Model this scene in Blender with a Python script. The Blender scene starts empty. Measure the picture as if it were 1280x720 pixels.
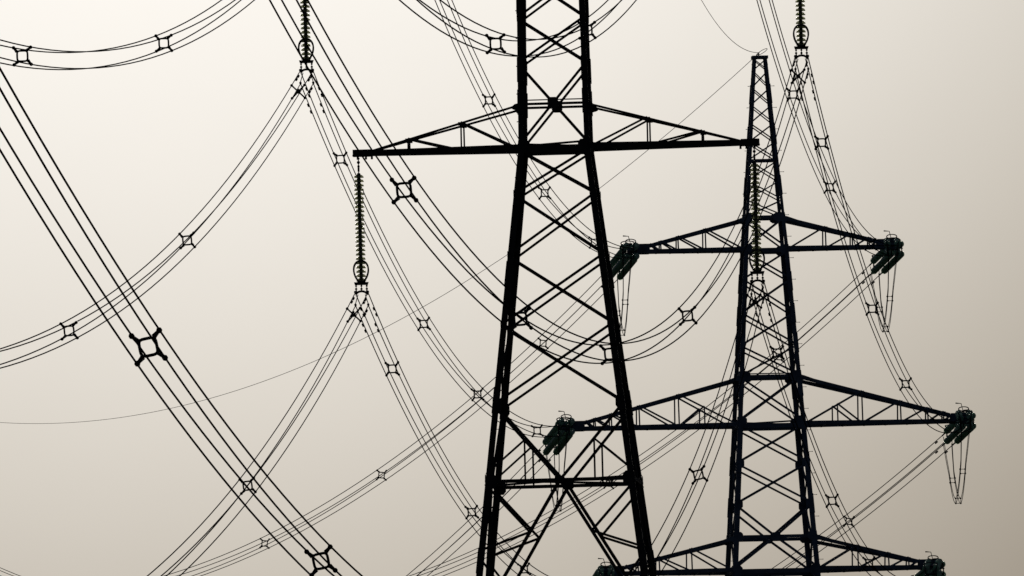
import bpy, bmesh, math, random
from mathutils import Vector, Matrix

random.seed(7)
S = bpy.context.scene
COL = S.collection
R = math.radians
EYE = 1.7                                   # camera height; survey points below are relative to the eye

# ------------------------------------------------------------------ camera
ROLL, PITCH = 0.02466, 0.050136
cam_data = bpy.data.cameras.new('camera')
cam_data.sensor_width = 36.0
cam_data.lens = 36.0 * 33300.0 / 1280.0     # a very long lens from almost a kilometre away
cam_data.clip_start = 1.0
cam_data.clip_end = 60000.0
cam = bpy.data.objects.new('camera', cam_data)
COL.objects.link(cam)
fwd = Vector((0, math.cos(PITCH), math.sin(PITCH)))
r0 = Vector((1, 0, 0))
u0 = Vector((0, -math.sin(PITCH), math.cos(PITCH)))
right = r0 * math.cos(ROLL) - u0 * math.sin(ROLL)
up = r0 * math.sin(ROLL) + u0 * math.cos(ROLL)
mw = Matrix((right, up, -fwd)).transposed().to_4x4()
mw.translation = (0, 0, EYE)
cam.matrix_world = mw
S.camera = cam

# ------------------------------------------------------------------ view
S.view_settings.view_transform = 'Standard'
S.view_settings.look = 'None'
S.view_settings.exposure = 0.0
S.view_settings.gamma = 1.0
S.view_settings.use_curve_mapping = False
S.render.filter_size = 1.5

# ------------------------------------------------------------------ sky: murky overcast with the sun's wide glow above the frame
SUN_AZ, SUN_EL = -0.01556, 0.1050
sun_dir = Vector((math.sin(SUN_AZ) * math.cos(SUN_EL), math.cos(SUN_AZ) * math.cos(SUN_EL), math.sin(SUN_EL)))
W = bpy.data.worlds.new('World')
S.world = W
W.use_nodes = True
nt = W.node_tree
nt.nodes.clear()
N = nt.nodes.new
L = nt.links.new
sky = N('ShaderNodeTexSky')
sky.sky_type = 'NISHITA'
sky.sun_disc = False
sky.sun_elevation = SUN_EL
sky.sun_rotation = SUN_AZ
sky.air_density = 1.0
sky.dust_density = 2.0
bg_sky = N('ShaderNodeBackground')
bg_sky.inputs['Strength'].default_value = 0.05
L(sky.outputs[0], bg_sky.inputs['Color'])

tc = N('ShaderNodeTexCoord')
sub = N('ShaderNodeVectorMath'); sub.operation = 'SUBTRACT'
L(tc.outputs['Generated'], sub.inputs[0]); sub.inputs[1].default_value = sun_dir
ln = N('ShaderNodeVectorMath'); ln.operation = 'LENGTH'
flat = N('ShaderNodeVectorMath'); flat.operation = 'MULTIPLY'      # the glow through the layered mist is taller than wide
L(sub.outputs[0], flat.inputs[0]); flat.inputs[1].default_value = (1.166, 1.0, 1.0)
L(flat.outputs[0], ln.inputs[0])
GLOW = ((1.06931, 0.07163), (1.0515, 0.07069), (1.00974, 0.06854))
AMB = (0.030, 0.036, 0.050)
comb = N('ShaderNodeCombineColor')
def mth(op, a, b=None):
    n = N('ShaderNodeMath'); n.operation = op
    for i, x in enumerate((a, b)):
        if x is None: continue
        if isinstance(x, (int, float)): n.inputs[i].default_value = x
        else: L(x, n.inputs[i])
    return n.outputs[0]
nz = N('ShaderNodeTexNoise'); nz.inputs['Scale'].default_value = 160.0; nz.inputs['Detail'].default_value = 5.0
L(tc.outputs['Generated'], nz.inputs['Vector'])
mott = mth('ADD', mth('MULTIPLY', mth('SUBTRACT', nz.outputs['Fac'], 0.5), 0.032), 1.0)   # faint unevenness of the mist
for c, (amp, wid) in enumerate(GLOW):
    q = mth('DIVIDE', ln.outputs['Value'], wid)
    p = mth('POWER', q, 3.6)
    e = mth('POWER', 2.718281828, mth('MULTIPLY', p, -1.0))
    v = mth('ADD', mth('MULTIPLY', mth('MULTIPLY', e, amp), mott), AMB[c])
    L(v, comb.inputs[c])
bg_mist = N('ShaderNodeBackground')
L(comb.outputs[0], bg_mist.inputs['Color'])
bg_mist.inputs['Strength'].default_value = 1.0
mixs = N('ShaderNodeMixShader'); mixs.inputs[0].default_value = 0.985
L(bg_sky.outputs[0], mixs.inputs[1]); L(bg_mist.outputs[0], mixs.inputs[2])
outw = N('ShaderNodeOutputWorld'); L(mixs.outputs[0], outw.inputs['Surface'])

sun_data = bpy.data.lights.new('sun', 'SUN')
sun_data.energy = 1.0
sun_data.angle = R(12)
sun_data.color = (1.0, 0.93, 0.82)
sun = bpy.data.objects.new('sun', sun_data)
COL.objects.link(sun)
sun.rotation_euler = (-sun_dir).to_track_quat('-Z', 'Y').to_euler()

# ------------------------------------------------------------------ materials
def mat(name, base, rough=0.7, metal=0.0, var=0.3, scale=3.0, tint=None, bump=0.0, spec=0.12):
    m = bpy.data.materials.new(name); m.use_nodes = True
    t = m.node_tree; b = t.nodes['Principled BSDF']
    b.inputs['Roughness'].default_value = rough; b.inputs['Metallic'].default_value = metal
    b.inputs['Specular IOR Level'].default_value = spec
    co = t.nodes.new('ShaderNodeTexCoord'); n = t.nodes.new('ShaderNodeTexNoise')
    n.inputs['Scale'].default_value = scale; n.inputs['Detail'].default_value = 6.0
    t.links.new(co.outputs['Object'], n.inputs['Vector'])
    r = t.nodes.new('ShaderNodeValToRGB')
    lo = [x * (1 - var) for x in base]; hi = [x * (1 + var) for x in (tint or base)]
    r.color_ramp.elements[0].position = 0.3; r.color_ramp.elements[1].position = 0.7
    r.color_ramp.elements[0].color = (*lo, 1); r.color_ramp.elements[1].color = (*hi, 1)
    t.links.new(n.outputs['Fac'], r.inputs['Fac']); t.links.new(r.outputs['Color'], b.inputs['Base Color'])
    if bump:
        bp = t.nodes.new('ShaderNodeBump'); bp.inputs['Strength'].default_value = bump
        t.links.new(n.outputs['Fac'], bp.inputs['Height']); t.links.new(bp.outputs['Normal'], b.inputs['Normal'])
    return m
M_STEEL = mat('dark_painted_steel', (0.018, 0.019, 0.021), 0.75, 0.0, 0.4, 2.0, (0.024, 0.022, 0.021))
M_STEEL_FAR = mat('blue_grey_steel', (0.075, 0.105, 0.155), 0.75, 0.0, 0.35, 2.0, (0.085, 0.110, 0.155))  # far pylon's steel: bluer and lighter base colour than the near pylon's
M_FIT = mat('forged_fittings', (0.03, 0.03, 0.032), 0.6, 0.3, 0.3, 8.0)
M_WIRE = mat('weathered_aluminium_cable', (0.020, 0.019, 0.018), 0.9, 0.0, 0.25, 1.5, None, 0.0, 0.03)
def matte(m):
    """no sheen at all: swap the shader for plain diffuse, keeping the mottled colour"""
    t = m.node_tree; b = t.nodes['Principled BSDF']; d = t.nodes.new('ShaderNodeBsdfDiffuse'); d.inputs['Roughness'].default_value = 1.0
    t.links.new(b.inputs['Base Color'].links[0].from_socket, d.inputs['Color'])
    t.links.new(d.outputs[0], t.nodes['Material Output'].inputs['Surface'])
matte(M_WIRE)
M_CONC = mat('footing_concrete', (0.30, 0.29, 0.27), 0.9, 0, 0.25, 4.0, None, 0.3)
M_GRASS = mat('rough_grass', (0.05, 0.07, 0.03), 0.95, 0, 0.4, 0.02, (0.075, 0.085, 0.035), 0.4)
def glass_mat(name, col, trans, glow, k, clear, kc):
    """toughened glass: tinted, part clear and part light-diffusing"""
    m = mat(name, col, 0.15, 0, 0.12, 6.0)
    t = m.node_tree; b = t.nodes['Principled BSDF']
    b.inputs['Transmission Weight'].default_value = trans
    b.inputs['IOR'].default_value = 1.5
    b.inputs['Specular IOR Level'].default_value = 0.5
    tr = t.nodes.new('ShaderNodeBsdfTranslucent'); tr.inputs['Color'].default_value = (*glow, 1)
    mx = t.nodes.new('ShaderNodeMixShader'); mx.inputs[0].default_value = k
    t.links.new(b.outputs[0], mx.inputs[1]); t.links.new(tr.outputs[0], mx.inputs[2])
    cl = t.nodes.new('ShaderNodeBsdfTransparent'); cl.inputs['Color'].default_value = (*clear, 1)
    m2 = t.nodes.new('ShaderNodeMixShader'); m2.inputs[0].default_value = kc
    t.links.new(mx.outputs[0], m2.inputs[1]); t.links.new(cl.outputs[0], m2.inputs[2])
    t.links.new(m2.outputs[0], t.nodes['Material Output'].inputs['Surface'])
    return m
M_GLASS = glass_mat('green_toughened_glass', (0.78, 0.84, 0.58), 0.85, (0.50, 0.54, 0.38), 0.6, (0.86, 0.88, 0.72), 0.32)
M_GLASS_FAR = glass_mat('deep_green_glass', (0.40, 0.60, 0.49), 0.2, (0.44, 0.68, 0.54), 0.58, (0.75, 0.8, 0.65), 0.07)

# ------------------------------------------------------------------ mesh builder
class MB:
    def __init__(s): s.v = []; s.f = []; s.mi = []; s.m = 0
    def add(s, vs, fs):
        o = len(s.v); s.v += [tuple(x) for x in vs]
        s.f += [tuple(o + i for i in f) for f in fs]; s.mi += [s.m] * len(fs)
    def frame(s, d, hint=None):
        d = d.normalized()
        h = hint if hint is not None else Vector((0, 0, 1))
        if abs(d.dot(h)) > 0.98 * h.length: h = Vector((1, 0, 0)) if abs(d.x) < 0.9 else Vector((0, 1, 0))
        a = h.cross(d).normalized(); b = d.cross(a).normalized()
        return a, b
    def box(s, c, sx, sy, sz):
        c = Vector(c)
        vs = [c + Vector((x * sx / 2, y * sy / 2, z * sz / 2)) for x in (-1, 1) for y in (-1, 1) for z in (-1, 1)]
        s.add(vs, [(0, 1, 3, 2), (4, 6, 7, 5), (0, 4, 5, 1), (2, 3, 7, 6), (0, 2, 6, 4), (1, 5, 7, 3)])
    def bar(s, p, q, w, h=None, hint=None):
        p = Vector(p); q = Vector(q); a, b = s.frame(q - p, hint); h = h or w
        vs = [e + a * (x * w / 2) + b * (y * h / 2) for e in (p, q) for x, y in ((-1, -1), (1, -1), (1, 1), (-1, 1))]
        s.add(vs, [(0, 1, 2, 3)[::-1], (4, 5, 6, 7)] + [(i, (i + 1) % 4, 4 + (i + 1) % 4, 4 + i) for i in range(4)])
    def angle(s, p, q, a, b, w, t=0.02, w2=None):
        """rolled steel angle from p to q: flanges along unit directions a and b, meeting on the line p-q"""
        p = Vector(p); q = Vector(q); w2 = w2 or w
        d = (q - p).normalized(); a = (a - d * a.dot(d)).normalized(); b = (b - d * b.dot(d)); b = (b - a * b.dot(a)).normalized()
        prof = [(0, 0), (w, 0), (w, t), (t, t), (t, w2), (0, w2)]
        vs = [e + a * x + b * y for e in (p, q) for x, y in prof]
        fl = a.cross(b).dot(d) > 0
        fs = [tuple(range(6))[::-1], tuple(range(6, 12))] + [(i, (i + 1) % 6, 6 + (i + 1) % 6, 6 + i) for i in range(6)]
        if not fl: fs = [f[::-1] for f in fs]
        s.add(vs, fs)
    def tube(s, pts, r, n=6, closed=False, hint=None):
        pts = [Vector(p) for p in pts]; k = len(pts); vs = []; rr = r if isinstance(r, (list, tuple)) else [r] * k
        for i, p in enumerate(pts):
            d = (pts[(i + 1) % k] - pts[i - 1]) if closed else (pts[min(i + 1, k - 1)] - pts[max(i - 1, 0)])
            a, b = s.frame(d, hint)
            vs += [p + a * (rr[i] * math.cos(2 * math.pi * j / n)) + b * (rr[i] * math.sin(2 * math.pi * j / n)) for j in range(n)]
        fs = []
        for i in range(k if closed else k - 1):
            i2 = (i + 1) % k
            fs += [(i * n + j, i * n + (j + 1) % n, i2 * n + (j + 1) % n, i2 * n + j) for j in range(n)]
        if not closed: fs += [tuple(range(n))[::-1], tuple((k - 1) * n + j for j in range(n))]
        s.add(vs, fs)
    def lathe(s, prof, M=None, n=14):
        """profile of (radius, z) turned about the local z axis"""
        vs = []; M = M or Matrix()
        for r, z in prof:
            vs += [M @ Vector((r * math.cos(2 * math.pi * j / n), r * math.sin(2 * math.pi * j / n), z)) for j in range(n)]
        k = len(prof)
        fs = [(i * n + j, (i + 1) * n + j, (i + 1) * n + (j + 1) % n, i * n + (j + 1) % n) for i in range(k - 1) for j in range(n)]
        s.add(vs, fs)
    def ball(s, c, r, n=8):
        c = Vector(c)
        s.lathe([(max(r * math.sin(math.pi * i / 6), 0.0005), -r * math.cos(math.pi * i / 6)) for i in range(7)], Matrix.Translation(c), n)
    def plate(s, pts, nrm, t):
        pts = [Vector(p) for p in pts]; nrm = nrm.normalized(); k = len(pts)
        vs = [p - nrm * t / 2 for p in pts] + [p + nrm * t / 2 for p in pts]
        s.add(vs, [tuple(range(k))[::-1], tuple(range(k, 2 * k))] + [(i, (i + 1) % k, k + (i + 1) % k, k + i) for i in range(k)])
    def build(s, name, mats, parent=None, smooth=False):
        me = bpy.data.meshes.new(name); me.from_pydata(s.v, [], s.f)
        mats = mats if isinstance(mats, (list, tuple)) else [mats]
        for m in mats: me.materials.append(m)
        me.polygons.foreach_set('material_index', s.mi)
        if smooth: me.polygons.foreach_set('use_smooth', [True] * len(me.polygons))
        me.update()
        o = bpy.data.objects.new(name, me); COL.objects.link(o)
        if parent is not None: o.parent = parent
        return o
def tag(o, label, cat, group=None):
    o['label'] = label; o['category'] = cat
    if group: o['group'] = group
    return o
def thing(name, loc, label, cat, group=None, yaw=0.0):
    o = bpy.data.objects.new(name, None); COL.objects.link(o); o.location = loc; o.rotation_euler = (0, 0, yaw)
    o.empty_display_size = 1.0
    return tag(o, label, cat, group)
def share(src, name, parent, M=None):
    o = src.copy(); o.name = name; COL.objects.link(o); o.parent = parent
    o.matrix_parent_inverse = Matrix()
    o.matrix_basis = M or Matrix()
    return o

# ------------------------------------------------------------------ survey points (metres, z from the eye)
A0 = Vector((1.603, 898.633, 49.816 + EYE)); A_YAW = -0.060
B0 = Vector((11.005, 1156.034, 51.784 + EYE)); B_YAW = 0.085
A_BASE, B_BASE = 25.0, 29.0                 # tower origin above its footing
HMA, HTA, ATA, HEA = 7.561, 16.043, 5.764, 23.551
SPANS = [  # stretch, phase, first end, second end, sag, spacer positions along the span
  ('CA','ML',(-6.760,899.169,52.427),(-30.819,258.297,44.230),19.192,[0.1311,0.2371]),
  ('CA','BL',(-5.083,899.062,44.866),(-28.620,258.248,33.470),18.088,[0.1336]),
  ('CA','MR',(9.966,898.096,52.427),(-9.901,257.808,37.542),16.551,[0.2596,0.3822,0.4932,0.6038]),
  ('CA','BR',(8.290,898.204,44.866),(-9.768,257.857,25.084),14.088,[0.1576,0.6558,0.7679]),
  ('CA','TL',(-4.149,899.002,60.909),(-27.244,258.221,54.001),20.269,[0.2366,0.3512]),
  ('CA','TR',(7.356,898.264,60.909),(-13.940,257.884,51.671),19.438,[0.2381,0.3577]),
  ('AB','ML',(-6.760,899.169,52.427),(2.294,1154.785,51.784),3.698,[0.1001,0.3782,0.5853,0.8469]),
  ('AB','MR',(9.966,898.096,52.427),(19.716,1157.283,51.784),4.099,[0.0905,0.3477,0.5443]),
  ('AB','TL',(-4.149,899.002,60.909),(5.264,1155.211,59.334),3.721,[0.3677,0.5873,0.8109]),
  ('AB','TR',(7.356,898.264,60.909),(16.746,1156.858,59.334),4.221,[0.3482,0.5508,0.8109]),
  ('AB','BL',(-5.083,899.062,44.866),(3.977,1155.027,45.284),3.714,[0.0950,0.3722,0.5833]),
  ('AB','BR',(8.290,898.204,44.866),(18.033,1157.042,45.284),3.972,[0.0835,0.3492,0.5568]),
  ('BD','TL',(5.264,1155.211,59.334),(-41.335,1537.058,63.863),8.515,[0.0845,0.2491,0.3787]),
  ('BD','TR',(16.746,1156.858,59.334),(-31.601,1535.332,62.141),8.476,[0.1001,0.2566]),
  ('BD','ML',(2.294,1154.785,51.784),(-43.253,1537.505,56.246),8.926,[]),
  ('BD','MR',(19.716,1157.283,51.784),(-26.448,1534.885,57.109),8.457,[0.1046]),
  ('BD','BL',(3.977,1155.027,45.284),(-42.496,1537.252,48.698),8.776,[]),
  ('BD','BR',(18.033,1157.042,45.284),(-28.454,1535.138,48.698),8.776,[]),
  ('BD','E',(11.005,1156.034,67.984),(-34.533,1536.195,70.850),5.971,[]),
  ('AB','E',(1.603,898.633,73.367),(11.005,1156.034,67.984),5.170,[]),
]

# ------------------------------------------------------------------ ground: hillside that rises from the photographer to the pylons
def ground_z(x, y):
    keys = [(-6000, 0), (0, 0), (258, 7.0), (600, 17.0), (898, A0.z - A_BASE), (1157, B0.z - B_BASE), (1540, 30.0), (2400, 22.0), (9000, 0.0)]
    for (a, za), (b, zb) in zip(keys, keys[1:]):
        if a <= y <= b:
            t = (y - a) / (b - a); t = t * t * (3 - 2 * t); z = za + (zb - za) * t; break
    else: z = 0.0
    r = min(1.0, abs(y) / 200.0)
    w = max(0.0, min(1.0, (min(abs(y - 898), abs(y - 1157)) - 10) / 60))
    return z + 0.25 * r * w * (math.sin(x * 0.021 + y * 0.013) + math.sin(x * 0.047 - y * 0.031))
g = MB()
xs = sorted(set([-6000, -3000, -1500, -800, -450] + list(range(-300, 301, 20)) + [450, 800, 1500, 3000, 6000]))
ys = sorted(set([-5000, -2000, -800, -300, -100] + list(range(-60, 1700, 20)) + [898, 1157, 1800, 2000, 2400, 3200, 4500, 6500, 9000]))
g.add([(x, y, ground_z(x, y)) for y in ys for x in xs],
      [(j * len(xs) + i, j * len(xs) + i + 1, (j + 1) * len(xs) + i + 1, (j + 1) * len(xs) + i) for j in range(len(ys) - 1) for i in range(len(xs) - 1)])
go = g.build('ground', M_GRASS, None, True); go['kind'] = 'structure'

# ------------------------------------------------------------------ lattice towers
SG = ((-1, -1), (1, -1), (1, 1), (-1, 1))    # legs; front face is y = -1
def tower(name, origin, yaw, label, mat_s, spec):
    base = spec['base']
    hw = spec['hw']
    T = thing(name, (origin.x, origin.y, origin.z - base), label, 'pylon', None, yaw)
    Z = lambda z: z + base
    P = lambda sx, sy, z: Vector((sx * hw(z), sy * hw(z), Z(z)))
    # --- legs, each one mesh with its splice plates and step bolts
    for k, (sx, sy) in enumerate(SG):
        m = MB(); zs = spec['leg_breaks']
        for z0, z1 in zip(zs, zs[1:]):
            wd = spec['leg_w'](0.5 * (z0 + z1)); p, q = P(sx, sy, z0), P(sx, sy, z1)
            m.angle(p, q, Vector((-sx, 0, 0)), Vector((0, -sy, 0)), wd, 0.022)
        for z in spec['splices']:
            wd = spec['leg_w'](z) + 0.02; e = Vector((sx, sy, 0)) * 0.021
            m.angle(P(sx, sy, z - 0.42) + e, P(sx, sy, z + 0.42) + e, Vector((-sx, 0, 0)), Vector((0, -sy, 0)), wd, 0.02)
        lg = m.build('leg', mat_s, T)
        if spec['bolt_legs'][k]:
            z, i = spec['bolts'][0], 0
            while z < spec['bolts'][1]:
                p = P(sx, sy, z); d = Vector((sx, 0, 0)) if i % 2 == 0 else Vector((0, sy, 0))
                st = p + (Vector((0, -sy * 0.05, 0)) if i % 2 == 0 else Vector((-sx * 0.05, 0, 0)))
                put_bolt(lg, st, d, mat_s); z += 0.47; i += 1
        f = MB(); p = P(sx, sy, -base)
        f.lathe([(0.02, 0.35), (0.42, 0.35), (0.5, 0.25), (0.62, -0.9)], Matrix.Translation((p.x, p.y, 0)), 12)
        f.build('footing', M_CONC, T)
    # --- the four lattice faces
    faces = [((-1, -1), (1, -1)), ((1, -1), (1, 1)), ((1, 1), (-1, 1)), ((-1, 1), (-1, -1))]
    for fi, (c0, c1) in enumerate(faces):
        m = MB()
        nrm = Vector((c0[0] + c1[0], c0[1] + c1[1], 0)).normalized()
        def mem(a, b, w, off=0.0, flip=1):
            a = a + nrm * off; b = b + nrm * off
            d = (b - a).normalized(); s_ = nrm.cross(d).normalized() * flip
            m.angle(a - s_ * w / 2, b - s_ * w / 2, s_, -nrm, w, 0.012, w * 0.8)
        def gus(c, sx_, sz_, off=0.03):
            h = Vector((c1[0] - c0[0], c1[1] - c0[1], 0)).normalized(); u = Vector((0, 0, 1))
            q = [(-1, -.55), (-.55, -1), (.55, -1), (1, -.55), (1, .55), (.55, 1), (-.55, 1), (-1, .55)]
            m.plate([c + nrm * off + h * (x * sx_) + u * (y * sz_) for x, y in q], nrm, 0.014)
        for (z0, z1, kind, w) in spec['panels']:
            a0, b0, a1, b1 = P(*c0, z0), P(*c1, z0), P(*c0, z1), P(*c1, z1)
            if kind in 'XG':
                mem(a0, b1, w, -0.015, 1); mem(b0, a1, w, -0.05, -1)
                t = (b0 - a0).length / ((b0 - a0).length + (b1 - a1).length); c = a0 + (b1 - a0) * t
                if kind == 'G': gus(c, 0.18, 0.20)
                else: gus(c, w * 0.75, w * 0.75)
            elif kind == 'V':      # both diagonals come down from the legs to the middle of the lower level
                c = (a0 + b0) / 2
                mem(a1, c, w, -0.015); mem(b1, c, w, -0.015, -1)
            elif kind == 'A':      # both diagonals rise from the legs to the middle of the upper level
                c = (a1 + b1) / 2
                mem(a0, c, w, -0.015); mem(b0, c, w, -0.015, -1)
            elif kind == 'VR' or kind == 'AR':   # the same, with redundant bracing
                if kind == 'VR':
                    c = (a0 + b0) / 2
                    for (lo, hi, e, fl) in ((a0, a1, a1, 1), (b0, b1, b1, -1)):
                        mem(e, c, w, -0.015, fl)
                        q = e.lerp(c, 0.47)
                        mem(q, Vector((q.x, q.y, a0.z)), w * 0.62, -0.03, fl)
                        mem(q, lo.lerp(hi, 0.10), w * 0.7, -0.03, -fl)
                else:
                    c = (a1 + b1) / 2
                    for (lo, hi, fl) in ((a0, a1, 1), (b0, b1, -1)):
                        mem(lo, c, w * 1.1, -0.015, fl)
                        q = c.lerp(lo, 0.335)
                        mem(q, lo.lerp(hi, 0.985), w * 0.85, -0.03, -fl)
                        mem(q, lo.lerp(hi, 0.55), w * 0.8, -0.03, fl)
                        q2 = c.lerp(lo, 0.67)
                        mem(q2, lo.lerp(hi, 0.52), w * 0.75, -0.03, -fl); mem(q2, lo.lerp(hi, 0.22), w * 0.75, -0.03, fl)
        for (z, w, g2) in spec['horiz']:
            a, b = P(*c0, z), P(*c1, z); mem(a, b, w, 0.0, 1)
            if g2: gus((a + b) / 2, g2, g2 * 0.8)
        for (z, gx, gz) in spec['node_plates']:
            for c, s_ in ((c0, 1), (c1, -1)):
                h = Vector((c1[0] - c0[0], c1[1] - c0[1], 0)).normalized() * s_
                gus(P(*c, z) + h * gx * 0.95, gx, gz, 0.004)
        m.build('lattice_face', mat_s, T)
    # --- plan bracing
    for z in spec['plans']:
        m = MB()
        for (u, v) in (((-1, -1), (1, 1)), ((1, -1), (-1, 1))):
            m.bar(P(*u, z) + Vector((0, 0, 0.03 * u[0])), P(*v, z) + Vector((0, 0, 0.03 * u[0])), 0.07, 0.07)
        m.build('plan_bracing', mat_s, T)
    # --- cross arms
    for arm in spec['arms']:
        for sd in (-1, 1):
            cross_arm(T, mat_s, Z, hw, sd, arm)
    # --- peak
    zt = spec['top']; m = MB(); h = hw(zt)
    m.box((0, 0, Z(zt) + 0.02), 2 * h + 0.10, 2 * h + 0.10, 0.13)
    m.build('peak_cap', mat_s, T)
    return T

BOLT = {}
def put_bolt(leg, p, d, mat_s):
    Mx = Matrix.Translation(p) @ d.to_track_quat('X', 'Z').to_matrix().to_4x4()
    if mat_s.name not in BOLT:
        b = MB(); b.tube([(-0.02, 0, 0), (0.17, 0, 0)], 0.011, 5); b.ball((0.17, 0, 0), 0.02, 5)
        BOLT[mat_s.name] = b.build('step_bolt', mat_s, leg); BOLT[mat_s.name].matrix_basis = Mx
    else: share(BOLT[mat_s.name], 'step_bolt', leg, Mx)
def cross_arm(T, mat_s, Z, hw, sd, arm):
    zb, zt, tip, tw, cw, posts, diag, endbox, strut = (arm[k] for k in ('zb', 'zt', 'tip', 'tw', 'cw', 'posts', 'diags', 'endbox', 'strut'))
    xb, xt = hw(zb), hw(zt)
    tip = tip - (arm['trim'] if sd > 0 else 0.0)
    tz = zb + arm['rise']                   # top chord meets the tip at this height
    xc = tip - arm['cap']
    bot = lambda x, sy: Vector((sd * x, sy * (xb + (tw - xb) * (x - xb) / (tip - xb)), Z(zb)))
    top = lambda x, sy: Vector((sd * x, sy * (xt + (tw - xt) * min(1, (x - xt) / (xc - xt))), Z(zt + (tz - zt) * (x - xt) / (xc - xt))))
    m = MB()
    for sy in (-1, 1):
        inn = Vector((0, -sy, 0))
        m.angle(bot(xb, sy), bot(tip, sy), Vector((0, 0, 1)), inn, cw, 0.016)
        m.angle(top(xt, sy), top(xc, sy), Vector((0, 0, -1)), inn, cw * arm.get('tcw', 0.8), 0.014)
    # node plates on the chords
    for sy in (-1, 1):
        for x, ful in posts:
            for q, dz in ((bot(x, sy), cw * 0.5), (top(x, sy), -cw * 0.31)):
                if ful < 1 and dz < 0: continue
                m.box(q + Vector((0, sy * 0.012, dz)), 0.20, 0.014, cw * 0.62)
        q = top(xt, sy); cs = Vector((sd, 0, (tz - zt) / (xc - xt))).normalized(); k_ = arm['gk']
        m.plate([q + Vector((-sd * .08, 0, .06)), q + cs * .12 + Vector((0, 0, .04)), q + cs * .6 * k_ + Vector((0, 0, -.01)), q + cs * .6 * k_ + Vector((0, 0, -.10)), q + cs * .14 + Vector((0, 0, -.15)), q + Vector((-sd * .08, 0, -.24))], Vector((0, sy, 0)), 0.016)
    root = m.build('cross_arm', mat_s, T)
    # web lacing on both sides
    for sy in (-1, 1):
        m = MB()
        nrm = Vector((0, sy, 0))
        for x, ful in posts:
            a = bot(x, sy); b = top(x, sy)
            if ful < 1: b = a.lerp(b, ful)
            m.bar(a + Vector((0, 0, cw * 0.5)), b, strut * 0.8, 0.05, nrm)
        for (x0, e0, x1, e1) in diag:
            f = lambda x, e: (bot(x, sy) + Vector((0, 0, cw * 0.6))) if e == 'b' else top(x, sy) if e == 't' else bot(x, sy).lerp(top(x, sy), e)
            m.bar(f(x0, e0), f(x1, e1), strut, 0.05, nrm)
        m.build('web_lacing', mat_s, root)
    # bottom and top lacing between the two sides
    m = MB(); n = arm['nlace']
    for i in range(n):
        x0 = xb + (tip - xb) * i / n; x1 = xb + (tip - xb) * (i + 1) / n
        m.bar(bot(x0, -1) + Vector((0, 0, cw * 0.45)), bot(x1, 1) + Vector((0, 0, cw * 0.45)), 0.06, 0.05)
        m.bar(bot(x0, 1) + Vector((0, 0, cw * 0.45 + 0.06)), bot(x1, -1) + Vector((0, 0, cw * 0.45 + 0.06)), 0.06, 0.05)
        m.bar(bot(x1, 1) + Vector((0, 0, cw * 0.45 - 0.06)), bot(x1, -1) + Vector((0, 0, cw * 0.45 - 0.06)), 0.07, 0.05)
    for x, ful in posts:
        if ful == 1:
            ts = MB(); ts.bar(top(x, -1) - Vector((0, 0, .05)), top(x, 1) - Vector((0, 0, .05)), 0.06, 0.05)
            ts.build('top_strut', mat_s, root)
    m.build('plan_lacing', mat_s, root)
    # tip
    m = MB(); ex, ey, ez = endbox
    cx = sd * (tip - ex / 2 + 0.02); zc = Z(zb) + ez / 2 - 0.02
    if arm['boxed']:
        for sy in (-1, 1):
            m.box((cx, sy * ey / 2, zc), ex, 0.02, ez)
        m.box((sd * (tip + 0.01), 0, zc), 0.024, ey - 0.024, ez - 0.01)
        m.box((cx, 0, zc + ez * 0.25), ex - 0.06, ey - 0.03, 0.03); m.box((cx, 0, zc - ez * 0.35), ex - 0.06, ey - 0.03, 0.03)
    else:
        for sy in (-1, 1):
            m.box((cx, sy * ey / 2, zc), ex, 0.02, ez)
        m.box((cx, 0, zc + 0.02), ex - 0.04, ey - 0.03, ez * 0.7)
        for dx in arm['lugs']:                       # hanger lugs under the chord
            m.box((sd * (tip - dx), 0, Z(zb) - 0.05), 0.07, 0.06, 0.13)
    m.build('arm_tip', mat_s, root)

def lin(pts):
    def f(z):
        for (a, va), (b, vb) in zip(pts, pts[1:]):
            if a <= z <= b or (z < a and a == pts[0][0]) or (z > b and b == pts[-1][0]):
                return va + (vb - va) * (z - a) / (b - a)
    return f
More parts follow.
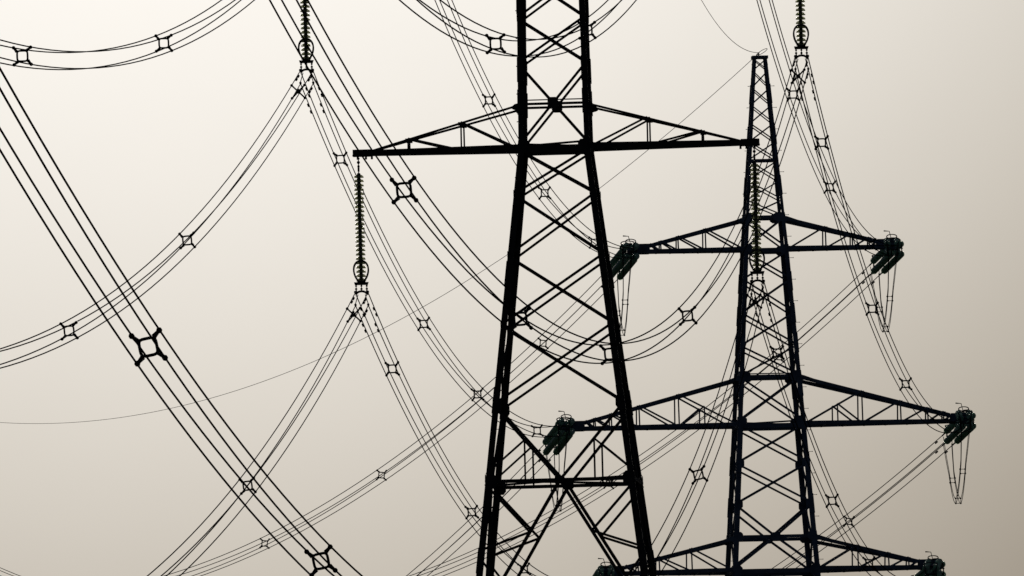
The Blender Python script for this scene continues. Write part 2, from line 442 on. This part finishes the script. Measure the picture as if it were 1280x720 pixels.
# near pylon: origin = lower chord of its lowest cross arm
hwA = lin([(-25, 4.10), (0, 1.20), (17.6, 0.98), (HEA, 0.26)])
def armA(zb, tip, zt):
    s = (tip - hwA(zb)) / 5.6
    o = hwA(zb)
    return dict(zb=zb, zt=zt, tip=tip, tw=0.10, cw=0.19, rise=0.18, cap=0.55 * s, posts=[(o + 1.92 * s, 1), (o + 3.73 * s, 1)],
                diags=[(o + 1.92 * s, 't', o + 0.12, 'b'), (o + 3.73 * s, 't', o + 2.1 * s, 'b')], endbox=(0.62, 0.26, 0.24), strut=0.068, nlace=7, boxed=False, lugs=(0.14, 0.42, 0.62), gk=0.35, trim=0.0, tcw=0.40)
lvA = [0, 2.81, 4.35, 5.95, HMA]
specA = dict(base=A_BASE, hw=hwA, top=HEA, leg_w=lin([(-25, 0.25), (0, 0.20), (24, 0.12)]),
  leg_breaks=[-25, -16.55, -11.35, 0, 17.6, HEA], splices=[-14.0, -8.6, -4.3, 1.5, 2.6, 4.9, 12], bolt_legs=(0, 0, 0, 1), bolts=(-12.2, 5.2),
  panels=[(-25, -16.55, 'A', 0.11), (-16.55, -11.35, 'AR', 0.105), (-11.35, -8.75, 'VR', 0.10), (-8.75, -6.05, 'X', 0.088), (-6.05, -3.70, 'X', 0.088), (-3.70, -1.62, 'X', 0.085), (-1.62, -0.10, 'X', 0.085),
          (0.02, 2.81, 'G', 0.085), (2.81, 4.35, 'X', 0.08), (4.35, 5.95, 'X', 0.08), (5.95, HMA, 'X', 0.08), (HMA + .1, HMA + 2.8, 'G', 0.08), (HMA + 2.8, HMA + 4.3, 'X', 0.075), (HMA + 4.3, HMA + 5.8, 'X', 0.075),
          (HMA + 5.8, HMA + 7.2, 'X', 0.075), (HMA + 7.2, HTA, 'X', 0.07), (HTA + .1, HTA + 1.6, 'X', 0.07), (HTA + 1.6, HTA + 3.2, 'X', 0.06), (HTA + 3.2, HTA + 4.7, 'X', 0.06), (HTA + 4.7, HTA + 6.1, 'X', 0.06), (HTA + 6.1, HEA - .05, 'X', 0.05)],
  horiz=[(-16.55, .12, 0), (-11.35, 0.12, 0.17), (-0.09, 0.22, 0), (1.42, 0.085, 0.16), (1.55, 0.04, 0), (HMA, 0.18, 0), (HMA + 1.45, 0.09, .2), (HTA, 0.16, 0), (HTA + 1.5, 0.09, 0)],
  node_plates=[(-0.02, 0.20, 0.22), (2.81, 0.10, 0.16), (4.35, .09, .13), (-1.62, .11, .15), (-3.70, .11, .15), (-6.05, .11, .15), (-8.75, .15, .22), (-11.35, .2, .25)],
  plans=[-16.55, -11.3, 0.1, HMA + .1, HTA + .1],
  arms=[armA(-0.12, 6.86, 1.42), armA(HMA, 8.52, HMA + 1.5), armA(HTA, ATA + 0.16, HTA + 1.5)])
tower('suspension_pylon', A0, A_YAW, 'black lattice pylon in front, with slender glass strings hanging straight down', M_STEEL, specA)

# far pylon: origin = lower chord of its middle cross arm
hwB = lin([(-29, 3.35), (-6.4, 1.90), (0, 1.475), (7.55, 0.97), (9.0, 0.85), (15.97, 0.295)])
def armB(zb, tip, zt, posts, diags):
    return dict(zb=zb, zt=zt, tip=tip, tw=0.26, cw=0.17, rise=0.42, cap=0.95, posts=posts, diags=diags, endbox=(0.95, 0.62, 0.44), strut=0.075, nlace=8, boxed=True, lugs=(), gk=1.0, trim=0.12, tcw=0.95)
specB = dict(base=B_BASE, hw=hwB, top=15.97, leg_w=lin([(-29, 0.27), (0, 0.22), (9, 0.15), (17, 0.10)]),
  leg_breaks=[-29, -14, -6.4, 0, 7.55, 9.0, 15.97], splices=[-3.5, -1.7, 1.6, 3.5, 4.8, 6.2, 10.4, 12.6, 14.4], bolt_legs=(1, 1, 0, 0), bolts=(-6.9, 15.6),
  panels=[(-29, -21.5, 'X', .11), (-21.5, -14, 'X', .11), (-14, -9.8, 'X', .10), (-9.8, -6.45, 'X', .1), (-6.35, -4.92, 'A', 0.105), (-4.92, -3.5, 'V', 0.10), (-3.5, -1.72, 'X', 0.085), (-1.72, -0.02, 'X', 0.085), (0.08, 2.05, 'X', 0.085),
          (2.08, 3.4, 'X', 0.08), (3.4, 4.83, 'X', 0.08), (4.83, 6.3, 'X', 0.078), (6.3, 7.53, 'X', 0.078), (7.62, 8.98, 'X', 0.078), (9.04, 9.75, 'X', 0.055), (9.75, 10.6, 'X', 0.055), (10.6, 11.48, 'X', 0.055), (11.5, 12.3, 'X', 0.055), (12.3, 13.1, 'X', 0.055), (13.1, 13.9, 'X', .05), (13.9, 14.65, 'X', .05), (14.65, 15.4, 'X', .045), (15.4, 15.93, 'X', .045)],
  horiz=[(-6.42, 0.2, 0), (-4.92, 0.14, 0.22), (-0.09, 0.19, 0), (2.06, 0.13, 0), (2.17, .05, 0), (7.56, 0.18, 0), (9.0, 0.14, 0), (11.49, 0.09, 0), (-14, .14, 0), (-21.5, .14, 0)],
  node_plates=[(0.08, 0.2, 0.24), (2.06, 0.24, 0.24), (7.6, .2, .2), (9.0, .26, .2), (-1.72, .17, .2), (-3.5, .17, .2), (-4.9, .2, .2), (-6.4, .22, .24), (3.4, .1, .14), (4.83, .1, .14), (6.3, .1, .14)],
  plans=[-14, -6.4, -4.9, 0.08, 2.06, 7.6, 9.0],
  arms=[armB(7.55, 5.95, 9.0, [(2.62, 1), (3.8, 1), (4.55, 1)], [(1.05, 'b', 2.62, 't'), (2.7, 'b', 3.8, 't'), (3.85, 'b', 4.55, 't'), (4.6, 'b', 5.0, 't')]),
        armB(-0.09, 8.98, 2.06, [(4.0, 1), (5.7, 1), (6.9, 1), (7.6, 1), (2.9, .52)], [(1.55, 'b', 4.0, 't'), (2.9, .52, 3.9, 'b'), (4.1, 'b', 5.7, 't'), (5.8, 'b', 6.9, 't'), (6.95, 'b', 7.6, 't'), (7.65, 'b', 8.0, 't')]),
        armB(-6.42, 7.42, -4.92, [(3.62, 1), (5.0, 1), (5.9, 1)], [(1.95, 'b', 3.62, 't'), (3.7, 'b', 5.0, 't'), (5.05, 'b', 5.9, 't'), (5.95, 'b', 6.4, 't')])])
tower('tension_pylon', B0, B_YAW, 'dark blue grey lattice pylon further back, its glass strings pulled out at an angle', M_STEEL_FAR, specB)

# ------------------------------------------------------------------ overhead lines
HALF = 0.216                                # half the spacing of the four cables of a bundle
V = lambda t: Vector((t[0], t[1], t[2] + EYE))
class Span:
    def __init__(s, a, b, sag):
        s.a, s.b, s.sag = V(a), V(b), sag
        d = (s.b - s.a); d.z = 0; s.len = d.length; s.h = d.normalized(); s.lat = Vector((s.h.y, -s.h.x, 0))
    def at(s, t):
        p = s.a.lerp(s.b, t); p.z -= 4 * s.sag * t * (1 - t); return p
    twist = 0.0
    def dir(s, t): return (s.at(t + 1e-3) - s.at(t - 1e-3)).normalized()
    def frame(s, t):
        d = s.dir(t); u = s.lat.cross(d).normalized()
        a = s.twist * max(0.0, min(1.0, (t * s.len - 2.0) / 35.0))      # the wind leaves a bundle turned a little on its own axis
        return s.lat * math.cos(a) + u * math.sin(a), u * math.cos(a) - s.lat * math.sin(a), d
CORN = ((-1, -1), (1, -1), (1, 1), (-1, 1))

def spacer_mesh():
    """square ring with four short clamp arms, in the local x-z plane"""
    m = MB(); h = HALF * 0.60
    ring = []
    for i in range(24):
        a = 2 * math.pi * i / 24; c, s_ = math.cos(a), math.sin(a)
        k = h / (abs(c) ** 5 + abs(s_) ** 5) ** (1 / 5) * 1.02
        ring.append(Vector((c * k, 0, s_ * k)))
    m.tube(ring, 0.025, 6, True, Vector((0, 1, 0)))
    for sx, sz in CORN:
        m.ball((sx * h * 0.92, 0, sz * h * 0.92), 0.034, 6)
    return m
def spacer_arm_mesh():
    m = MB(); h = HALF * 0.56
    m.bar((h, 0, h), (HALF - 0.01, 0, HALF - 0.01), 0.036, 0.05)
    m.bar((h + .035, 0, h - .03), (HALF, 0, HALF - 0.02), 0.022, 0.03)
    return m
def clamp_mesh():
    m = MB(); m.tube([(0, -0.055, 0), (0, -0.03, 0), (0, 0.03, 0), (0, 0.055, 0)], [0.026, 0.048, 0.048, 0.026], 8); return m
SP = SPA = SPC = None
def put_spacer(parent, p, lat, upv, d, k=1.0):
    global SP, SPA, SPC
    Mx = Matrix((lat, d, upv)).transposed().to_4x4(); Mx = Matrix.Translation(p - parent.location) @ Mx @ Matrix.Scale(k, 4)
    if SP is None:
        SP = spacer_mesh().build('spacer', M_FIT, parent, True); SP.matrix_basis = Mx; s = SP
    else: s = share(SP, 'spacer', parent, Mx)
    for i in range(4):
        r = Matrix.Rotation(math.pi / 2 * i, 4, 'Y')
        if SPA is None:
            SPA = spacer_arm_mesh().build('spacer_arm', M_FIT, s); SPA.matrix_basis = r
            SPC = clamp_mesh().build('cable_clamp', M_FIT, s, True); SPC.matrix_basis = r @ Matrix.Translation((HALF, 0, HALF))
        else:
            share(SPA, 'spacer_arm', s, r); share(SPC, 'cable_clamp', s, r @ Matrix.Translation((HALF, 0, HALF)))
    return s
def cable(parent, pts, r, name='cable'):
    m = MB(); m.tube([p - parent.location for p in pts], r, 6); return m.build(name, M_WIRE, parent, True)
def damper(parent, p, d):
    """small dumb-bell vibration damper clipped under a cable"""
    m = MB(); dn = Vector((0, 0, -0.075)); p = p - parent.location
    m.tube([p, p + dn], 0.018, 5)
    m.tube([p + dn - d * 0.2, p + dn + d * 0.2], 0.012, 5)
    for s_ in (-1, 1):
        c = p + dn + d * (0.2 * s_)
        m.tube([c - d * 0.10, c - d * 0.05, c + d * 0.05, c + d * 0.10], [0.025, 0.04, 0.04, 0.025], 7)
    return m.build('vibration_damper', M_FIT, parent, True)

LSIDE = {'L': 'left', 'R': 'right'}; LLEV = {'T': 'top', 'M': 'middle', 'B': 'lowest'}
def bundle_label(st, ph):
    sd, lv = LSIDE[ph[1]], LLEV[ph[0]]
    if st == 'CA':
        return {'ML': 'quad cable bundle curving from the upper left string out across the left edge',
                'BL': 'quad cable bundle falling from the full left string steeply to lower left',
                'MR': 'thick quad cable bundle that dips behind the black pylon and climbs to upper left',
                'BR': 'thickest quad cable bundle running straight from upper left down past the bottom edge',
                'TL': 'quad cable bundle sagging in a shallow curve across the top left corner',
                'TR': 'quad cable bundle sagging across the top of the black pylon\'s body'}[ph]
    if st == 'AB':
        return {'ML': 'quad cable bundle from the upper left string to the far pylon\'s middle left arm',
                'MR': 'quad cable bundle from the upper right string down to the far pylon\'s middle right arm',
                'TL': 'quad cable bundle passing behind the black arm to the far pylon\'s top left arm',
                'TR': 'quad cable bundle from the top edge down to the far pylon\'s top right arm',
                'BL': 'quad cable bundle from the full left string down behind the black pylon\'s legs',
                'BR': 'quad cable bundle hanging inside the far pylon\'s outline from the lowest right string'}[ph]
    return 'thin distant quad cable bundle leaving the far pylon\'s %s %s arm to lower left' % (lv, sd)
STRL = 6.9
TWIST = {('AB', 'ML'): 3.0, ('AB', 'TL'): 1.0, ('AB', 'TR'): 0.5, ('AB', 'MR'): 1.0, ('CA', 'BR'): 10.5, ('CA', 'MR'): 3.5, ('CA', 'ML'): 3.0, ('CA', 'BL'): 5.0, ('CA', 'TL'): 0.6, ('CA', 'TR'): 0.5, ('AB', 'BL'): 3.5}
spans = {}
for st, ph, a, b, sag, ts in SPANS:
    sp = Span(a, b, sag); spans[st, ph] = sp
    if ph == 'E': continue
    sp.twist = R(TWIST.get((st, ph), 2.0)) * {'CA': -1, 'AB': 1, 'BD': -2}[st]
    t0 = STRL / sp.len if st == 'BD' else 0.0
    t1 = 1 - STRL / sp.len if st == 'AB' else 1.0
    root = thing('conductor_bundle', sp.at(t0), bundle_label(st, ph), 'power line',
                 {'CA': 'cable bundles coming towards the camera from the black pylon', 'AB': 'cable bundles between the two pylons', 'BD': 'cable bundles leading away behind the far pylon'}[st])
    n = 110 if st == 'CA' else 70
    for i, (cx, cz) in enumerate(CORN):
        e = random.uniform(-0.012, 0.012)     # the four cables never hang exactly alike
        pts = []
        for k in range(n + 1):
            t = t0 + (t1 - t0) * (k / n) ** 1.0
            la, uv, d = sp.frame(t); u = (t - t0) / (t1 - t0)
            pts.append(sp.at(t) + la * (cx * HALF) + uv * (cz * HALF) - Vector((0, 0, e * 4 * u * (1 - u) * 2)))
        cable(root, pts, {'CA': 0.018, 'AB': 0.019, 'BD': 0.0185}[st])
    for t in ts:
        la, uv, d = sp.frame(t); put_spacer(root, sp.at(t), la, uv, d)
    if st == 'CA':                            # X-shaped spacer next to the suspension clamps
        t = 6.6 / sp.len; la, uv, d = sp.frame(t); p = sp.at(t) - root.location
        m = MB()
        for cx, cz in CORN:
            m.bar(p, p + la * (cx * HALF) + uv * (cz * HALF), 0.035, 0.05); m.ball(p + la * (cx * HALF) + uv * (cz * HALF), 0.05, 6)
        m.ball(p, 0.075, 8); m.build('cross_spacer', M_FIT, root)
    for i, (cx, cz) in enumerate(CORN):
        for dist in ((1.5 + 0.5 * (i % 2), 2.9 + 0.4 * (i % 2)) if st == 'CA' else (4.6 + 1.1 * (cz < 0), 6.6 + 1.1 * (cz < 0)) if st == 'AB' else (2.0,)):
            t = t0 + dist / sp.len; la, uv, d = sp.frame(t)
            damper(root, sp.at(t) + la * (cx * HALF) + uv * (cz * HALF), d)
for st, lab in (('AB', 'single thin earth wire sagging from the top edge down to the far pylon\'s peak'), ('BD', 'single thin earth wire sweeping from the far pylon\'s peak down to the left edge')):
    sp = spans[st, 'E']
    root = thing('earth_wire', sp.a, lab, 'earth wire', 'earth wires on the pylon peaks')
    cable(root, [sp.at(k / 90) for k in range(91)], 0.0125)
    for dist in ((1.5,) if st == 'BD' else (1.5,)):
        t = dist / sp.len if st == 'BD' else 1 - dist / sp.len
        damper(root, sp.at(t), sp.dir(t))
    if st == 'AB':                            # slack loop over the peak
        p = sp.b - root.location; m = MB()
        m.tube([p + Vector((0.10 + 0.24 * math.cos(a), 0.7 * math.sin(a), 0.02 + 0.17 * math.sin(a + 0.9))) for a in [2 * math.pi * i / 20 for i in range(21)]], 0.014, 5)
        m.build('slack_loop', M_WIRE, root, True)

# ------------------------------------------------------------------ suspension strings on the near pylon
DISC = None; NDISC = 25; PITCH_D = 0.146
def disc_mesh():
    m = MB(); m.m = 0                          # glass shell, ribbed underneath
    m.lathe([(0.05, 0.065), (0.095, 0.058), (0.142, 0.026), (0.166, -0.020), (0.169, -0.036), (0.158, -0.038), (0.138, -0.014), (0.112, -0.030), (0.104, -0.028), (0.090, 0.002), (0.074, -0.026), (0.066, -0.024), (0.050, 0.010), (0.04, 0.0)], None, 18)
    m.m = 1                                    # iron cap and pin
    m.lathe([(0.001, 0.125), (0.040, 0.122), (0.058, 0.10), (0.068, 0.05), (0.072, 0.03), (0.05, 0.0), (0.022, -0.012), (0.016, -0.05), (0.001, -0.052)], None, 10)
    return m
def suspension_set(p_top, p_bot, label):
    global DISC
    T = thing('insulator_string', p_top, label, 'insulator', 'insulator strings hanging from the black pylon')
    Ltot = p_top.z - p_bot.z
    zs0 = -0.62
    m = MB()                                   # hanger links from the arm
    m.tube([(0, 0, -0.02), (0, 0, zs0 + 0.02)], 0.022, 6)
    for z in (-0.10, -0.23, -0.36): m.ball((0, 0, z), 0.045 if z != -0.23 else 0.055, 8)
    m.box((0, 0, -0.46), 0.07, 0.05, 0.16)
    m.build('hanger_link', M_FIT, T)
    for i in range(NDISC):
        Mx = Matrix.Translation((0, 0, zs0 - 0.09 - i * PITCH_D))
        if DISC is None:
            DISC = disc_mesh().build('glass_disc', [M_GLASS, M_FIT], T, True); DISC.matrix_basis = Mx
        else: share(DISC, 'glass_disc', T, Mx)
    zb = zs0 - 0.09 - NDISC * PITCH_D + 0.04
    # racket shaped arcing rings, one on either side of the string
    for sy in (-1, 1):
        m = MB(); pts = []
        for i in range(28):
            a = 2 * math.pi * i / 28
            x = 0.255 * math.cos(a) * (1.0 + 0.18 * math.sin(a) - 0.05); z = 0.36 * math.sin(a)
            pts.append(Vector((x, sy * 0.2 + 0.03 * sy * math.sin(a), zb + 0.40 + z)))
        m.tube(pts, 0.030, 7, True, Vector((0, 1, 0)))
        for sx in (-1, 1): m.tube([(sx * 0.12, sy * 0.2, zb + 0.06), (sx * 0.08, sy * 0.1, zb + 0.02), (0, 0, zb)], 0.026, 6)
        m.build('arcing_ring', M_FIT, T, True)
    m = MB()
    m.plate([(-0.25, 0, zb + 0.04), (0.25, 0, zb + 0.04), (0.22, 0, zb - 0.06), (-0.22, 0, zb - 0.06)], Vector((0, 1, 0)), 0.05)
    m.build('upper_yoke', M_FIT, T)
    for x in (-0.18, 0, 0.18):
        m = MB(); m.tube([(x, 0, zb - 0.04), (x, 0, zb - 0.27)], 0.014, 5); m.ball((x, 0, zb - 0.09), 0.036, 6); m.ball((x, 0, zb - 0.19), 0.042, 6); m.ball((x, 0, zb - 0.26), 0.034, 6)
        m.build('yoke_link', M_FIT, T)
    m = MB(); ar = []
    zy = zb - 0.40
    for i in range(13):
        a = math.pi * i / 12; ar.append((0.19 * math.cos(a), 0, zy + 0.13 * math.sin(a)))
    m.tube(ar, 0.042, 6)
    m.build('yoke_arch', M_FIT, T, True)
    zc = -Ltot
    for cx, cz in CORN:
        m = MB(); end = Vector((cx * HALF, 0, zc + cz * HALF))
        st = Vector((cx * 0.19, 0, zy)) if cz > 0 else Vector((cx * 0.12, 0, zy + .02))
        m.tube([st, end + Vector((0, 0, 0.05))], 0.016, 5)
        m.tube([end + Vector((0, -0.22, -0.02)), end + Vector((0, -0.1, 0.02)), end + Vector((0, 0.1, 0.02)), end + Vector((0, 0.22, -0.02))], [0.022, 0.045, 0.045, 0.022], 7)
        m.build('suspension_clamp', M_FIT, T)
    return T
for ph, a, z in (('ML', -8.38, HMA), ('MR', 8.38, HMA), ('BL', -6.7, 0), ('BR', 6.7, 0), ('TL', -ATA, HTA), ('TR', ATA, HTA)):
    top = A0 + Vector((a * math.cos(A_YAW), a * math.sin(A_YAW), z - 0.1))
    bot = spans['AB', ph].a
    lab = {'ML': 'cut off hanging glass disc string at the top edge, left of the black pylon',
           'MR': 'cut off hanging glass disc string at the top edge, right of the far peak',
           'BL': 'full glass disc string hanging from the left tip of the black arm',
           'BR': 'glass disc string from the arm\'s right tip, hanging in front of the far pylon',
           'TL': 'glass disc string under the left tip of the black pylon\'s top arm', 'TR': 'glass disc string under the right tip of the black pylon\'s top arm'}[ph]
    suspension_set(top, bot, lab)

# ------------------------------------------------------------------ tension sets and jumpers on the far pylon
STACK = None; STK_N = 34; STK_P = 0.146
def stack_mesh():
    m = MB(); prof = []
    for i in range(STK_N):                     # local z runs along the string
        z = i * STK_P
        m.m = 0
        m.lathe([(0.045, z + 0.005), (0.10, z + 0.015), (0.138, z + 0.045), (0.150, z + 0.095), (0.148, z + 0.110), (0.13, z + 0.112), (0.11, z + 0.09), (0.085, z + 0.10), (0.04, z + 0.095)], None, 12)
        m.m = 1
        m.lathe([(0.03, z - 0.03), (0.052, z - 0.02), (0.058, z + 0.04), (0.04, z + 0.06), (0.018, z + 0.07), (0.018, z + 0.125)], None, 8)
    return m
QS = 0.225
def tension_set(tip, sp, tow, label, droop):
    """four parallel disc stacks from the arm tip to the bundle; tow = +1 away along the span from its start"""
    global STACK
    te = STRL / sp.len if tow > 0 else 1 - STRL / sp.len
    end = sp.at(te); d = (end - tip).normalized()
    T = thing('tension_insulator_set', tip, label, 'insulator', 'tension insulator sets on the far pylon')
    la = Vector((d.y, -d.x, 0)).normalized(); uv = la.cross(d).normalized()
    Lt = (end - tip).length; L0 = 0.80; LS = STK_N * STK_P
    m = MB(); m.plate([la * QS * 1.2 + d * L0 * .8, la * -QS * 1.2 + d * L0 * .8, d * 0.25], uv, 0.05)
    m.tube([(0, 0, 0), d * 0.5], 0.05, 6)
    for s_ in (-1, 1): m.bar(d * (L0 - .12) + uv * QS + la * QS * s_, d * (L0 - .12) - uv * QS + la * QS * s_, 0.09, 0.05)
    m.build('tower_yoke', M_FIT, T)
    for cx, cz in CORN:
        o = la * (cx * QS) + uv * (cz * QS)
        Mx = Matrix((la, uv, d)).transposed().to_4x4(); Mx.translation = d * L0 + o
        if STACK is None:
            STACK = stack_mesh().build('disc_stack', [M_GLASS_FAR, M_FIT], T, True); STACK.matrix_basis = Mx
        else: share(STACK, 'disc_stack', T, Mx)
    z1 = L0 + LS
    m = MB()
    for s_ in (-1, 1): m.bar(d * z1 + uv * QS + la * QS * s_, d * z1 - uv * QS + la * QS * s_, 0.09, 0.06)
    m.bar(d * (z1 + .05) + la * QS, d * (z1 + .05) - la * QS, 0.08, 0.06); 
    m.build('line_yoke', M_FIT, T)
    for cx, cz in CORN:
        m = MB(); o = la * (cx * QS) + uv * (cz * QS); o2 = la * (cx * HALF) + uv * (cz * HALF)
        m.tube([d * z1 + o, d * (z1 + .35) + o2, d * (Lt) + o2, d * (Lt + .3) + o2], [0.02, 0.035, 0.035, 0.017], 6)
        m.build('dead_end_clamp', M_FIT, T)
    # arcing ring above the line end and one by the tower end, with a bird-beak horn
    for zz, r1, r2 in ((z1 - 0.1, 0.30, 0.36), (L0 + 0.15, 0.22, 0.26)):
        m = MB()
        m.tube([d * (zz + r2 * math.sin(a)) + la * (r1 * math.cos(a)) + uv * (QS + 0.20 + 0.1 * math.sin(a)) for a in [2 * math.pi * i / 22 for i in range(22)]], 0.022, 6, True)
        for s_ in (-1, 1): m.tube([d * zz + la * (r1 * s_) + uv * (QS + .20), d * (zz + .1) + la * (QS * s_) + uv * QS], 0.02, 5)
        m.build('arcing_ring', M_FIT, T, True)
    if tow < 0:
        m = MB(); m.tube([d * (L0 - .2) + uv * QS, d * (L0 - .2) + uv * (QS + .42) + la * 0.1, d * (L0 - .2) + uv * (QS + .44) + la * 0.34], [0.016, 0.018, 0.03], 5)
        m.build('arcing_horn', M_FIT, T, True)
    return end, d, la, uv
def jumper(pA, pD, la, label, depth):
    T = thing('jumper_loop', (pA + pD) / 2, label, 'jumper cable', 'jumper loops under the far pylon\'s arm ends')
    c = [0, 0, 0]; fr = []
    n = 36
    def at(u):
        p = pA.lerp(pD, u); p.z -= depth * (1 - abs(2 * u - 1) ** 1.75); return p
    for i, (cx, cz) in enumerate(CORN):
        pts = []
        for k in range(n + 1):
            u = k / n; d = (at(min(1, u + .01)) - at(max(0, u - .01))).normalized(); l2 = la; w = l2.cross(d).normalized()
            kx = HALF * (0.85 - 0.35 * min(1, 6 * min(u, 1 - u))); pts.append(at(u) + l2 * (cx * kx) + w * (cz * kx))
        cable(T, pts, 0.0145)
    for u in (0.22, 0.5, 0.78):
        d = (at(u + .01) - at(u - .01)).normalized(); w = la.cross(d).normalized(); p = at(u) - T.location; m = MB()
        pp = [p + la * (cx * HALF * .5) + w * (cz * HALF * .5) for cx, cz in CORN]
        for i in range(4): m.bar(pp[i], pp[(i + 1) % 4], 0.025, 0.025); m.ball(pp[i], 0.042, 6)
        m.build('jumper_spacer', M_FIT, T)
for ph, a, z in (('TL', -5.8, 7.55), ('TR', 5.56, 7.55), ('ML', -8.8, 0), ('MR', 8.50, 0), ('BL', -7.25, -6.42), ('BR', 7.04, -6.42)):
    tip = B0 + Vector((a * math.cos(B_YAW), a * math.sin(B_YAW), z + 0.12))
    where = '%s %s arm' % (LLEV[ph[0]], LSIDE[ph[1]])
    eA, dA, lA, uA = tension_set(tip + Vector((0, -0.3, 0)), spans['AB', ph], -1, 'tension disc set on the far pylon\'s %s, pointing at the viewer' % where, 0)
    eD, dD, lD, uD = tension_set(tip + Vector((0.32 if a > 0 else 0.0, 0.3, 0)), spans['BD', ph], +1, 'green tension disc set slanting away from the far pylon\'s %s' % where, 0.5)
    lj = ((eD - eA).cross(Vector((0, 0, 1)))); lj.z = 0; lj.normalize()
    jumper(eA, eD, lj, 'U-shaped jumper cables hanging below the far pylon\'s %s' % where, 3.0)
